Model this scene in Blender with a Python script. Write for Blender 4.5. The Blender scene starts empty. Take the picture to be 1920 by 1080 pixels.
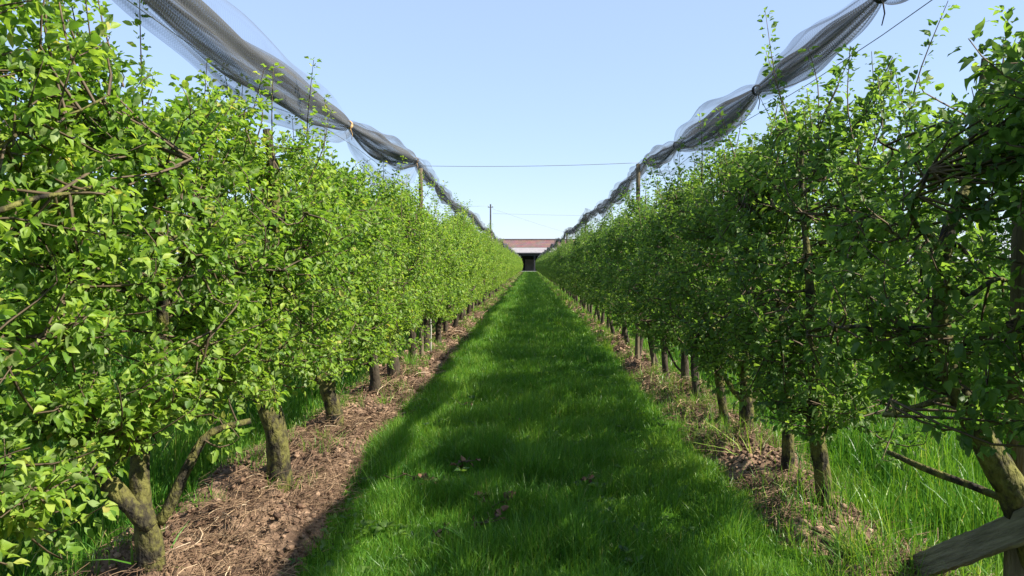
import bpy, math, random
import numpy as np
from mathutils import Vector, Matrix

sc = bpy.context.scene
C = sc.collection
R = math.radians

# ------------------------------------------------------------------ camera
cam_d = bpy.data.cameras.new("camera")
cam_d.sensor_width = 36.0
cam_d.lens = 26.0
cam_d.clip_start = 0.05
cam_d.clip_end = 6000
cam = bpy.data.objects.new("camera", cam_d)
C.objects.link(cam)
cam.location = (0, 0, 1.6)
cam.rotation_euler = (R(90 - 1.78), 0, R(1.32))
sc.camera = cam

# ------------------------------------------------------------------ light
SUN_EL, SUN_AZ = 43.0, 107.0          # azimuth clockwise from +Y
world = bpy.data.worlds.new("World")
sc.world = world
world.use_nodes = True
wn = world.node_tree
bg = wn.nodes["Background"]
sky = wn.nodes.new("ShaderNodeTexSky")
sky.sky_type = 'NISHITA'
sky.sun_disc = False
sky.sun_elevation = R(SUN_EL)
sky.sun_rotation = R(SUN_AZ)
sky.altitude = 0
sky.air_density = 1.15
sky.dust_density = 0.25
sky.ozone_density = 4.0
hz = wn.nodes.new("ShaderNodeMix"); hz.data_type = 'RGBA'      # constant pale blue mixed in to flatten the sky gradient and lift shadows
hz.inputs['Factor'].default_value = 0.62
hz.inputs['B'].default_value = (2.16, 2.72, 4.02, 1)
wn.links.new(sky.outputs[0], hz.inputs['A'])
wn.links.new(hz.outputs['Result'], bg.inputs[0])
bg.inputs[1].default_value = 0.11
sd = bpy.data.lights.new("sun", 'SUN')
sd.energy = 4.9
sd.angle = R(0.53)
sd.color = (1.0, 0.93, 0.80)
sun = bpy.data.objects.new("sun", sd)
C.objects.link(sun)
dv = Vector((math.sin(R(SUN_AZ)) * math.cos(R(SUN_EL)), math.cos(R(SUN_AZ)) * math.cos(R(SUN_EL)), math.sin(R(SUN_EL))))
sun.rotation_euler = dv.to_track_quat('Z', 'Y').to_euler()
sun.location = (20, 0, 30)
sc.view_settings.view_transform = 'Standard'
sc.view_settings.look = 'None'
sc.view_settings.exposure = 1.24
sc.view_settings.gamma = 1
sc.cycles.transparent_max_bounces = 24
sc.cycles.max_bounces = 8
sc.cycles.diffuse_bounces = 4
sc.cycles.transmission_bounces = 6
sc.cycles.caustics_reflective = False
sc.cycles.caustics_refractive = False

# ------------------------------------------------------------------ helpers
def tag(o, label=None, cat=None, group=None, kind=None):
    if label: o['label'] = label
    if cat: o['category'] = cat
    if group: o['group'] = group
    if kind: o['kind'] = kind
    return o

def link(name, me, parent=None, loc=(0, 0, 0), rotz=0.0):
    o = bpy.data.objects.new(name, me)
    C.objects.link(o)
    o.location = loc
    o.rotation_euler = (0, 0, rotz)
    if parent is not None: o.parent = parent
    return o

class Soup:
    """collects triangles with a material index and one random value per vertex"""
    def __init__(self): self.v = []; self.t = []; self.m = []; self.r = []; self.n = 0; self.a = []
    def add(self, v, t, m=0, r=0.5, a=0.0):
        v = np.asarray(v, dtype=np.float32).reshape(-1, 3); t = np.asarray(t, dtype=np.int32).reshape(-1, 3)
        self.v.append(v); self.t.append(t + self.n); self.m.append(np.full(len(t), m, np.int32))
        self.r.append(np.broadcast_to(np.asarray(r, np.float32), (len(v),)).copy())
        self.a.append(np.broadcast_to(np.asarray(a, np.float32), (len(v),)).copy())
        self.n += len(v)
    def mesh(self, name, mats, smooth=True):
        v = np.concatenate(self.v); t = np.concatenate(self.t); m = np.concatenate(self.m)
        me = bpy.data.meshes.new(name)
        me.vertices.add(len(v)); me.vertices.foreach_set("co", v.ravel())
        me.loops.add(len(t) * 3); me.loops.foreach_set("vertex_index", t.ravel())
        me.polygons.add(len(t)); me.polygons.foreach_set("loop_start", np.arange(0, len(t) * 3, 3, dtype=np.int32))
        me.polygons.foreach_set("material_index", m)
        me.polygons.foreach_set("use_smooth", np.full(len(t), smooth))
        for nm, arr in (("rnd", self.r), ("aux", self.a)):
            at = me.attributes.new(nm, 'FLOAT', 'POINT'); at.data.foreach_set("value", np.concatenate(arr))
        for x in mats: me.materials.append(x)
        me.update(calc_edges=True)
        return me

def hash2(ix, iy, seed):
    h = (ix.astype(np.int64) * 374761393 + iy.astype(np.int64) * 668265263 + seed * 1442695041) & 0x7fffffff
    h = ((h ^ (h >> 13)) * 1274126177) & 0x7fffffff
    return ((h ^ (h >> 16)) & 0xffff) / 65535.0

def vnoise(x, y, seed=0):
    x = np.asarray(x, float); y = np.asarray(y, float)
    ix = np.floor(x); iy = np.floor(y); fx = x - ix; fy = y - iy
    fx = fx * fx * (3 - 2 * fx); fy = fy * fy * (3 - 2 * fy)
    a = hash2(ix, iy, seed); b = hash2(ix + 1, iy, seed); c = hash2(ix, iy + 1, seed); d = hash2(ix + 1, iy + 1, seed)
    return (a * (1 - fx) + b * fx) * (1 - fy) + (c * (1 - fx) + d * fx) * fy

def fbm(x, y, seed=0, oct=4):
    s = 0; a = 0.5; f = 1.0; tot = 0
    for k in range(oct):
        s = s + a * vnoise(np.asarray(x) * f, np.asarray(y) * f, seed + 17 * k); tot += a; a *= 0.5; f *= 2.03
    return s / tot

def tube(soup, pts, rad, sides=5, m=0, r=0.5, bumpy=0.0, rng=None, cap=True):
    P = np.asarray(pts, float); n = len(P)
    rad = np.broadcast_to(np.asarray(rad, float), (n,))
    T = np.gradient(P, axis=0); T /= np.linalg.norm(T, axis=1)[:, None] + 1e-9
    ref = np.array([0.13, 0.21, 0.97]) if abs(T[:, 2]).mean() < 0.8 else np.array([0.97, 0.21, 0.1])
    U = np.cross(T, ref); U /= np.linalg.norm(U, axis=1)[:, None] + 1e-9
    V = np.cross(T, U)
    a = np.arange(sides) * 2 * math.pi / sides
    rr = rad[:, None] * np.ones((1, sides))
    if bumpy and rng is not None: rr = rr * (1 + bumpy * (rng.random((n, sides)) - 0.5) + bumpy * 0.5 * np.sin(a * 2 + np.arange(n)[:, None] * .6))
    ring = P[:, None, :] + rr[:, :, None] * (np.cos(a)[None, :, None] * U[:, None, :] + np.sin(a)[None, :, None] * V[:, None, :])
    v = ring.reshape(-1, 3)
    i = np.arange(n - 1)[:, None] * sides; j = np.arange(sides)[None, :]; k = (j + 1) % sides
    A = i + j; B = i + k; Cc = i + sides + k; D = i + sides + j
    t = np.concatenate([np.stack([A, Cc, B], -1).reshape(-1, 3), np.stack([A, D, Cc], -1).reshape(-1, 3)])
    if cap:
        v = np.concatenate([v, P[:1], P[-1:]]); c0 = n * sides; c1 = c0 + 1; b = (n - 1) * sides
        jj = np.arange(sides); kk = (jj + 1) % sides
        t = np.concatenate([t, np.stack([np.full(sides, c0), jj, kk], -1), np.stack([np.full(sides, c1), b + kk, b + jj], -1)])
    soup.add(v, t, m, r)

def smooth_path(keys, n):
    """Catmull-Rom through keys (k,4) xyz+radius"""
    K = np.asarray(keys, float); K = np.vstack([2 * K[0] - K[1], K, 2 * K[-1] - K[-2]])
    segs = len(K) - 3; out = []
    for u in np.linspace(0, segs - 1e-6, n):
        s = int(u); t = u - s; p0, p1, p2, p3 = K[s:s + 4]
        out.append(0.5 * ((2 * p1) + (-p0 + p2) * t + (2 * p0 - 5 * p1 + 4 * p2 - p3) * t * t + (-p0 + 3 * p1 - 3 * p2 + p3) * t ** 3))
    return np.array(out)

def boxes(soup, cx, cy, cz, sx, sy, sz, m=0, r=.5, rot=None):
    s = np.array([[a, b, c] for a in (-.5, .5) for b in (-.5, .5) for c in (-.5, .5)]) * [sx, sy, sz]
    if rot is not None: s = s @ np.array(rot).T
    s = s + [cx, cy, cz]
    q = [(0, 1, 3, 2), (4, 6, 7, 5), (0, 4, 5, 1), (2, 3, 7, 6), (0, 2, 6, 4), (1, 5, 7, 3)]
    for f in q:
        soup.add(s[list(f)], [(0, 1, 2), (0, 2, 3)], m, r)

# ------------------------------------------------------------------ materials
def new_mat(name):
    m = bpy.data.materials.new(name); m.use_nodes = True
    nt = m.node_tree; nt.nodes.clear()
    return m, nt

def N(nt, t, **kw):
    n = nt.nodes.new(t)
    for k, v in kw.items(): setattr(n, k, v)
    return n

def ramp(nt, stops, interp='LINEAR'):
    n = nt.nodes.new('ShaderNodeValToRGB'); cr = n.color_ramp; cr.interpolation = interp
    while len(cr.elements) > 1: cr.elements.remove(cr.elements[-1])
    cr.elements[0].position = stops[0][0]; cr.elements[0].color = (*stops[0][1], 1)
    for p, c in stops[1:]:
        e = cr.elements.new(p); e.color = (*c, 1)
    return n

def leaf_material(name, stops, under, trans=0.42, rough=0.5, spec=0.35, tint=(1.0, 1.0, 0.55)):
    m, nt = new_mat(name); L = nt.links.new
    at = N(nt, 'ShaderNodeAttribute', attribute_name='rnd')
    rp = ramp(nt, stops); L(at.outputs['Fac'], rp.inputs[0])
    geo = N(nt, 'ShaderNodeNewGeometry')
    mix = N(nt, 'ShaderNodeMix', data_type='RGBA')
    L(geo.outputs['Backfacing'], mix.inputs['Factor'])
    L(rp.outputs[0], mix.inputs['A']); mix.inputs['B'].default_value = (*under, 1)
    mf = N(nt, 'ShaderNodeMath', operation='MULTIPLY'); L(geo.outputs['Backfacing'], mf.inputs[0]); mf.inputs[1].default_value = 0.6
    L(mf.outputs[0], mix.inputs['Factor'])
    nz = N(nt, 'ShaderNodeTexNoise'); nz.inputs['Scale'].default_value = 60; nz.inputs['Detail'].default_value = 2
    bp = N(nt, 'ShaderNodeBump'); bp.inputs['Strength'].default_value = 0.5; bp.inputs['Distance'].default_value = 0.004
    tc = N(nt, 'ShaderNodeTexCoord'); L(tc.outputs['Object'], nz.inputs['Vector']); L(nz.outputs['Fac'], bp.inputs['Height'])
    pr = N(nt, 'ShaderNodeBsdfPrincipled'); L(mix.outputs['Result'], pr.inputs['Base Color'])
    pr.inputs['Roughness'].default_value = rough; pr.inputs['Specular IOR Level'].default_value = spec
    L(bp.outputs[0], pr.inputs['Normal'])
    tr = N(nt, 'ShaderNodeBsdfTranslucent')
    tm = N(nt, 'ShaderNodeMix', data_type='RGBA', blend_type='MULTIPLY'); tm.inputs['Factor'].default_value = 1
    L(rp.outputs[0], tm.inputs['A']); tm.inputs['B'].default_value = (*[x * 1.75 for x in tint], 1)
    L(tm.outputs['Result'], tr.inputs['Color'])
    ms = N(nt, 'ShaderNodeMixShader'); ms.inputs[0].default_value = trans
    L(pr.outputs[0], ms.inputs[1]); L(tr.outputs[0], ms.inputs[2])
    o = N(nt, 'ShaderNodeOutputMaterial'); L(ms.outputs[0], o.inputs[0])
    return m

def simple_mat(name, stops, scale=8.0, detail=6, rough=0.85, bump=0.4, bdist=0.02, attr=False, stretch=(1, 1, 1), spec=0.3, metal=0.0):
    m, nt = new_mat(name); L = nt.links.new
    tc = N(nt, 'ShaderNodeTexCoord'); mp = N(nt, 'ShaderNodeMapping'); mp.inputs['Scale'].default_value = stretch
    L(tc.outputs['Object'], mp.inputs[0])
    nz = N(nt, 'ShaderNodeTexNoise'); nz.inputs['Scale'].default_value = scale; nz.inputs['Detail'].default_value = detail
    nz.inputs['Roughness'].default_value = 0.65
    L(mp.outputs[0], nz.inputs['Vector'])
    rp = ramp(nt, stops)
    if attr:
        at = N(nt, 'ShaderNodeAttribute', attribute_name='rnd')
        ad = N(nt, 'ShaderNodeMath', operation='ADD'); ml = N(nt, 'ShaderNodeMath', operation='MULTIPLY'); ml.inputs[1].default_value = 0.35
        sb = N(nt, 'ShaderNodeMath', operation='SUBTRACT'); sb.inputs[1].default_value = 0.5
        L(nz.outputs['Fac'], sb.inputs[0]); L(sb.outputs[0], ml.inputs[0]); L(at.outputs['Fac'], ad.inputs[0]); L(ml.outputs[0], ad.inputs[1]); L(ad.outputs[0], rp.inputs[0])
    else:
        L(nz.outputs['Fac'], rp.inputs[0])
    pr = N(nt, 'ShaderNodeBsdfPrincipled'); L(rp.outputs[0], pr.inputs['Base Color'])
    pr.inputs['Roughness'].default_value = rough; pr.inputs['Specular IOR Level'].default_value = spec; pr.inputs['Metallic'].default_value = metal
    if bump:
        n2 = N(nt, 'ShaderNodeTexNoise'); n2.inputs['Scale'].default_value = scale * 3.1; n2.inputs['Detail'].default_value = 6
        L(mp.outputs[0], n2.inputs['Vector'])
        bp = N(nt, 'ShaderNodeBump'); bp.inputs['Strength'].default_value = bump; bp.inputs['Distance'].default_value = bdist
        L(n2.outputs['Fac'], bp.inputs['Height']); L(bp.outputs[0], pr.inputs['Normal'])
    o = N(nt, 'ShaderNodeOutputMaterial'); L(pr.outputs[0], o.inputs[0])
    return m

M = {}
M['leaf'] = leaf_material('apple_leaf_sunlit', [(0, (.050, .120, .018)), (.30, (.118, .225, .026)), (.62, (.210, .325, .040)), (.9, (.32, .40, .07)), (1, (.40, .34, .10))], (.27, .34, .16), trans=.44, rough=.52, spec=.35)  # sunlit copy of the leaf: the left row's sunlight is in its colour
M['leaf_shaded'] = leaf_material('apple_leaf_shaded', [(0, (.044, .100, .026)), (.4, (.092, .172, .034)), (.8, (.155, .245, .042)), (1, (.24, .32, .05))], (.15, .22, .10), trans=.54, rough=.5, spec=.4)  # same leaf toned darker: the right row's shade is in its colour
M['grass'] = leaf_material('grass_blade', [(0, (.040, .118, .016)), (.45, (.110, .235, .026)), (.8, (.21, .335, .042)), (.94, (.32, .40, .10)), (1, (.30, .30, .12))], (.03, .14, .015), trans=0.35, rough=0.4, tint=(1, 1, .5))
M['straw'] = simple_mat('dry_straw', [(0, (.06, .036, .022)), (.4, (.16, .10, .058)), (.75, (.32, .22, .13)), (1, (.52, .42, .29))], attr=True, bump=0, rough=.8)
M['bark'] = simple_mat('mossy_bark', [(.38, (.012, .010, .008)), (.46, (.042, .036, .018)), (.53, (.100, .094, .026)), (.68, (.165, .160, .040)), (.85, (.11, .09, .06))], scale=12, bump=1.0, bdist=.03, stretch=(1, 1, .6))
M['bark_dark'] = simple_mat('dark_bark', [(.25, (.018, .014, .010)), (.5, (.055, .042, .028)), (.75, (.13, .11, .07))], scale=11, bump=.8, bdist=.02, stretch=(1, 1, .5))
M['twig'] = simple_mat('twig_bark', [(.3, (.05, .036, .022)), (.7, (.13, .095, .055))], scale=20, bump=0, rough=.7)
M['soil'] = simple_mat('loose_soil', [(.28, (.045, .027, .018)), (.44, (.105, .064, .040)), (.58, (.195, .126, .080)), (.8, (.33, .228, .150))], scale=5, detail=9, bump=1.0, bdist=.05)
M['clod'] = simple_mat('soil_clod', [(0, (.08, .046, .030)), (.5, (.19, .115, .072)), (1, (.33, .22, .145))], scale=12, attr=True, bump=1.0, bdist=.03)
M['ground'] = simple_mat('grassy_ground', [(.3, (.020, .060, .008)), (.5, (.040, .100, .010)), (.68, (.060, .125, .015)), (.8, (.09, .105, .03))], scale=3, detail=9, bump=.6, bdist=.05, rough=1.0, spec=0.0)
M['post'] = simple_mat('weathered_post_wood', [(.3, (.05, .040, .028)), (.5, (.13, .105, .065)), (.75, (.23, .19, .12))], scale=6, bump=.7, stretch=(4, 4, .5))
M['plank'] = simple_mat('grey_weathered_plank', [(.3, (.10, .085, .066)), (.5, (.22, .19, .15)), (.75, (.36, .32, .26))], scale=11, bump=1.0, bdist=.015, stretch=(4, .35, 5))
M['wire'] = simple_mat('galvanised_wire', [(0, (.16, .17, .17)), (1, (.26, .27, .27))], bump=0, rough=.5, metal=.3)
M['black'] = simple_mat('black_tie', [(0, (.012, .012, .014)), (1, (.03, .03, .034))], bump=0, rough=.6)
M['orange_tie'] = simple_mat('baler_twine', [(0, (.42, .24, .10)), (1, (.60, .40, .20))], bump=0, rough=.8)
M['white'] = simple_mat('white_stake_paint', [(.3, (.38, .37, .32)), (.7, (.52, .51, .46))], scale=14, bump=.1)
M['deadleaf'] = simple_mat('dead_leaf', [(0, (.045, .024, .018)), (.5, (.11, .055, .035)), (1, (.24, .13, .075))], attr=True, bump=0, rough=.8)

def net_material():
    m, nt = new_mat('hail_netting'); L = nt.links.new
    at = N(nt, 'ShaderNodeAttribute', attribute_name='rnd'); ax = N(nt, 'ShaderNodeAttribute', attribute_name='aux')
    def stripes(src, k, lo, hi):
        a = N(nt, 'ShaderNodeMath', operation='MULTIPLY'); L(src, a.inputs[0]); a.inputs[1].default_value = k
        b = N(nt, 'ShaderNodeMath', operation='SINE'); L(a.outputs[0], b.inputs[0])
        c = N(nt, 'ShaderNodeMapRange'); L(b.outputs[0], c.inputs[0]); c.inputs[1].default_value = -1; c.inputs[2].default_value = 1
        c.inputs[3].default_value = lo; c.inputs[4].default_value = hi; return c.outputs[0]
    s1 = stripes(ax.outputs['Fac'], 2 * math.pi / 0.026, 0.0, 0.30)       # threads across
    s2 = stripes(at.outputs['Fac'], 2 * math.pi * 70, 0.0, 0.16)           # threads along
    add = N(nt, 'ShaderNodeMath', operation='ADD'); L(s1, add.inputs[0]); L(s2, add.inputs[1])
    # gathered seams
    tc = N(nt, 'ShaderNodeCombineXYZ'); k1 = N(nt, 'ShaderNodeMath', operation='MULTIPLY'); k1.inputs[1].default_value = 22
    L(at.outputs['Fac'], k1.inputs[0]); L(k1.outputs[0], tc.inputs[0])
    k2 = N(nt, 'ShaderNodeMath', operation='MULTIPLY'); k2.inputs[1].default_value = .5; L(ax.outputs['Fac'], k2.inputs[0]); L(k2.outputs[0], tc.inputs[1])
    nz = N(nt, 'ShaderNodeTexNoise'); nz.inputs['Scale'].default_value = 1.3; nz.inputs['Detail'].default_value = 3; L(tc.outputs[0], nz.inputs['Vector'])
    mr = N(nt, 'ShaderNodeMapRange'); L(nz.outputs['Fac'], mr.inputs[0]); mr.inputs[1].default_value = .42; mr.inputs[2].default_value = .66; mr.inputs[3].default_value = 0.13; mr.inputs[4].default_value = .92
    ad2 = N(nt, 'ShaderNodeMath', operation='ADD'); ad2.use_clamp = True; L(add.outputs[0], ad2.inputs[0]); L(mr.outputs[0], ad2.inputs[1])
    ly = N(nt, 'ShaderNodeMapRange'); L(at.outputs['Fac'], ly.inputs[0]); ly.inputs[1].default_value = .60; ly.inputs[2].default_value = .74; ly.inputs[3].default_value = 1.0; ly.inputs[4].default_value = .36
    am = N(nt, 'ShaderNodeMath', operation='MULTIPLY'); L(ad2.outputs[0], am.inputs[0]); L(ly.outputs[0], am.inputs[1]); ad2 = am
    df = N(nt, 'ShaderNodeBsdfDiffuse'); df.inputs[0].default_value = (.14, .145, .15, 1)
    tl = N(nt, 'ShaderNodeBsdfTranslucent'); tl.inputs[0].default_value = (.11, .115, .125, 1)
    mx = N(nt, 'ShaderNodeMixShader'); mx.inputs[0].default_value = .4; L(df.outputs[0], mx.inputs[1]); L(tl.outputs[0], mx.inputs[2])
    tp = N(nt, 'ShaderNodeBsdfTransparent')
    ms = N(nt, 'ShaderNodeMixShader'); L(ad2.outputs[0], ms.inputs[0]); L(tp.outputs[0], ms.inputs[1]); L(mx.outputs[0], ms.inputs[2])
    o = N(nt, 'ShaderNodeOutputMaterial'); L(ms.outputs[0], o.inputs[0])
    return m
M['net'] = net_material()

def brick_like(name, c1, c2, cm, sx, sy, mort=.02):
    m, nt = new_mat(name); L = nt.links.new
    tc = N(nt, 'ShaderNodeTexCoord'); mp = N(nt, 'ShaderNodeMapping'); L(tc.outputs['Object'], mp.inputs[0]); mp.inputs['Rotation'].default_value = (0, 0, 0)
    sp = N(nt, 'ShaderNodeSeparateXYZ'); L(mp.outputs[0], sp.inputs[0]); cb = N(nt, 'ShaderNodeCombineXYZ'); L(sp.outputs[0], cb.inputs[0]); L(sp.outputs[2], cb.inputs[1])
    br = N(nt, 'ShaderNodeTexBrick'); L(cb.outputs[0], br.inputs['Vector'])
    br.inputs['Color1'].default_value = (*c1, 1); br.inputs['Color2'].default_value = (*c2, 1); br.inputs['Mortar'].default_value = (*cm, 1)
    br.inputs['Scale'].default_value = 1; br.inputs['Brick Width'].default_value = sx; br.inputs['Row Height'].default_value = sy; br.inputs['Mortar Size'].default_value = mort
    nz = N(nt, 'ShaderNodeTexNoise'); nz.inputs['Scale'].default_value = .6; nz.inputs['Detail'].default_value = 6; L(tc.outputs['Object'], nz.inputs['Vector'])
    mx = N(nt, 'ShaderNodeMix', data_type='RGBA', blend_type='OVERLAY'); mx.inputs['Factor'].default_value = .6
    L(br.outputs[0], mx.inputs['A']); L(nz.outputs['Color'], mx.inputs['B'])
    pr = N(nt, 'ShaderNodeBsdfPrincipled'); pr.inputs['Roughness'].default_value = .9; L(mx.outputs['Result'], pr.inputs['Base Color'])
    o = N(nt, 'ShaderNodeOutputMaterial'); L(pr.outputs[0], o.inputs[0])
    return m
M['tiles'] = brick_like('red_roof_tiles', (.19, .105, .092), (.15, .088, .08), (.09, .05, .045), .4, .35, .04)
M['barnwall'] = simple_mat('barn_plaster', [(.3, (.16, .14, .13)), (.7, (.26, .23, .21))], scale=1.2, bump=.2)
M['barndark'] = simple_mat('barn_timber_and_bay_shade', [(.3, (.018, .018, .024)), (.7, (.05, .048, .056))], scale=1.5, bump=.2)  # dark timber; its bluish dark also paints the shade inside the open bay
M['leanroof'] = simple_mat('pale_corrugated_sheet', [(.3, (.22, .205, .21)), (.7, (.29, .27, .275))], scale=.7, bump=.3, stretch=(6, 1, 1))
M['ridge'] = simple_mat('dark_ridge', [(.3, (.09, .07, .07)), (.7, (.15, .12, .12))], scale=1, bump=0)
M['concrete'] = simple_mat('pale_concrete', [(.3, (.26, .25, .24)), (.7, (.34, .33, .31))], scale=2, bump=.2)
M['paint'] = simple_mat('roof_metal', [(.3, (.30, .32, .36)), (.7, (.40, .42, .46))], scale=2, bump=0)

# ------------------------------------------------------------------ ground
def gz(x, y):
    return 0.05 * (fbm(np.asarray(x) * .45, np.asarray(y) * .45, 5, 3) - .5) * np.clip(1 - np.asarray(y) / 120, 0, 1)

def grid_mesh(name, xs, ys, zf, mat, smooth=True):
    X, Y = np.meshgrid(xs, ys); Z = zf(X, Y)
    v = np.stack([X, Y, Z], -1).reshape(-1, 3); nx = len(xs); ny = len(ys)
    i = (np.arange(ny - 1)[:, None] * nx + np.arange(nx - 1)[None, :])
    t = np.concatenate([np.stack([i, i + 1, i + nx + 1], -1).reshape(-1, 3), np.stack([i, i + nx + 1, i + nx], -1).reshape(-1, 3)])
    s = Soup(); s.add(v, t); return s.mesh(name, [mat], smooth)

xs = np.concatenate([[-1500, -600, -250, -100, -50, -25], np.arange(-14, 14.01, .25), [25, 50, 100, 250, 600, 1500]])
ys = np.concatenate([[-400, -100, -30, -10], np.arange(-4, 40, .25), np.arange(40, 180, 2.0), [190, 220, 300, 500, 900, 1600, 3000]])
tag(link('ground', grid_mesh('ground', xs, ys, lambda X, Y: np.where(np.abs(X) < 30, gz(X, Y), 0), M['ground'])), kind='structure')

def inner_edge(y, side):
    y = np.asarray(y, float)
    if side < 0: return np.interp(y, [0, 3.7, 5, 6.6, 200], [1.12, 1.12, 1.24, 1.36, 1.36]) + .16 * (fbm(y * 1.1, y * 0 + 3, 9, 3) - .5)
    return 1.48 + .22 * (fbm(y * .9, y * 0 + 7, 12, 3) - .5)

L_TR = [0.35, 2.0, 3.55, 5.0, 6.8, 8.8, 10.05, 11.6, 13.2]
R_TR = [0.6, 1.8, 2.95, 4.65, 5.35, 6.3, 6.95, 8.15, 8.75]
ROWX = 1.85
def soil_z(side):
    def f(X, Y):
        A = np.abs(X); e0 = inner_edge(Y, side); e1 = (2.42 if side < 0 else 2.22) + .3 * (fbm(Y * .8, Y * 0 + side, 31, 3) - .5)
        w = np.clip((A - e0 + .06) / .2, 0, 1) * np.clip((e1 - A) / .25, 0, 1)
        amp = np.clip(1 - Y / 60, .25, 1)
        lump = (fbm(X * 3.2, Y * 3.2, 41, 4) - .38) * .30 + np.abs(fbm(X * 11, Y * 11, 43, 3) - .5) * .19 + (fbm(X * 30, Y * 30, 47, 2) - .5) * .02
        z = gz(X, Y) - .05 * (1 - w) + w * (.012 + lump * amp)
        for ty in (L_TR if side < 0 else R_TR):
            d2 = (A - ROWX) ** 2 + (Y - ty) ** 2
            z = z + .06 * np.exp(-d2 / .05)
        return z
    return f
ysoil = np.concatenate([np.arange(.0, 2.4, .08), np.arange(2.4, 10, .028), np.arange(10, 22, .07), np.arange(22, 165, .5)])
for side in (-1, 1):
    xsoil = np.arange(.95, 2.7, .028) * side
    if side < 0: xsoil = xsoil[::-1]
    tag(link('soil_strip', grid_mesh('soil_strip', xsoil, ysoil, soil_z(side), M['soil'])), kind='structure')

# ------------------------------------------------------------------ blades
def blades(rng, X, Y, Z, H, W, rnd, lean=.45, soup=None, m=0, droop=.5):
    n = len(X); az = rng.random(n) * 2 * math.pi; la = rng.random(n) * 2 * math.pi
    ln = lean * (rng.random(n) ** 1.2)
    wx, wy = np.cos(az) * W * .5, np.sin(az) * W * .5
    ts = np.array([0, .4, .75, 1.0]); ws = np.array([1, .85, .55, 0])
    V = np.zeros((n, 7, 3), np.float32)
    for k in range(4):
        t = ts[k]; off = ln * H * (t * .35 + t * t * (.65 + droop * ln)); zz = H * (t - .35 * ln * t * t)
        cx = X + np.cos(la) * off; cy = Y + np.sin(la) * off; cz = Z + zz
        if k < 3:
            V[:, 2 * k, 0] = cx - wx * ws[k]; V[:, 2 * k, 1] = cy - wy * ws[k]; V[:, 2 * k, 2] = cz
            V[:, 2 * k + 1, 0] = cx + wx * ws[k]; V[:, 2 * k + 1, 1] = cy + wy * ws[k]; V[:, 2 * k + 1, 2] = cz
        else:
            V[:, 6, 0] = cx; V[:, 6, 1] = cy; V[:, 6, 2] = cz
    T = np.array([(0, 1, 3), (0, 3, 2), (2, 3, 5), (2, 5, 4), (4, 5, 6)])
    tt = (np.arange(n)[:, None, None] * 7 + T[None]).reshape(-1, 3)
    soup.add(V.reshape(-1, 3), tt, m, np.repeat(rnd, 7))

rg = np.random.default_rng(11)
def aisle_band(s, y0, y1, dens, w, hmul=1.0):
    n = int((y1 - y0) * 3.1 * dens)
    X = rg.uniform(-1.55, 1.65, n); Y = rg.uniform(y0, y1, n)
    eL = -inner_edge(Y, -1); eR = inner_edge(Y, 1)
    jit = rg.normal(0, .045, n)
    dl = X - eL + jit; dr = eR - X + jit
    keep = (dl > 0) & (dr > 0)
    tuft = fbm(X * 3.3, Y * 3.3, 71, 3); tone = fbm(X * .9, Y * .7, 77, 3); fine = fbm(X * 8, Y * 8, 91, 2)
    keep &= rg.random(n) < np.clip(.35 + 1.6 * (fine - .2), .25, 1)
    X, Y, dl, dr, tuft, tone, fine = [a[keep] for a in (X, Y, dl, dr, tuft, tone, fine)]
    k = len(X)
    edge = np.clip(np.minimum(dl, dr) / .18, .55, 1)
    H = (.035 + .19 * np.clip(tuft * 1.7 - .42, 0, 1)) * (.5 + .9 * rg.random(k)) * edge * hmul
    H += (rg.random(k) < .02) * rg.random(k) * .09
    H *= 1 + .35 * np.exp(-((X - .05) / .28) ** 2) * (Y < 8)
    r = np.clip(.10 + .70 * tone + .25 * rg.normal(0, .55, k) + .12 * (fine - .5), 0, .93)
    r = np.where(rg.random(k) < .018, 1.0, r)
    blades(rg, X, Y, gz(X, Y) - .005, H, w * (.6 + .7 * rg.random(k)), r, lean=.75, soup=s)
s = Soup()
aisle_band(s, 2.6, 7.5, 7800, .0042)
aisle_band(s, 7.5, 14, 4200, .0065)
aisle_band(s, 14, 32, 1500, .012)
aisle_band(s, 32, 80, 420, .026)
aisle_band(s, 80, 168, 130, .055)
tag(link('grass', s.mesh('grass', [M['grass']])), 'short bright green mown grass covering the aisle between the two tree rows', 'grass', kind='stuff')

def outer_band(s, side, y0, y1, dens, w, x0=1.95, x1=4.9, hm=1.0):
    dens = dens * (1 if side < 0 else .8); n = int((y1 - y0) * (x1 - x0) * dens)
    A = rg.uniform(x0, x1, n); Y = rg.uniform(y0, y1, n); X = A * side
    tuft = fbm(X * 1.8, Y * 1.8, 171, 3)
    e1 = (2.36 if side < 0 else 2.12) + .3 * (fbm(Y * .8, Y * 0 + side, 31, 3) - .5)
    keep = (A > e1 - .12 + rg.normal(0, .08, n)) & (rg.random(n) < .35 + tuft)
    X, Y, A, tuft = X[keep], Y[keep], A[keep], tuft[keep]; k = len(X)
    H = hm * (.06 + .46 * tuft) * (.5 + .8 * rg.random(k)) * np.clip(.6 + (A - 2.3) * 1.2, .6, 1)
    r = np.clip(-.10 + .80 * fbm(X * 1.6, Y * 1.6, 177, 3) + .18 * rg.normal(0, 1, k), 0, .94)  # tones pulled down to put shade from the tree leaves into the grass
    r = np.where(rg.random(k) < .03, 1.0, r)
    blades(rg, X, Y, gz(X, Y) - .01, H, w * (.6 + .8 * rg.random(k)), r, lean=.6, soup=s)
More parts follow.
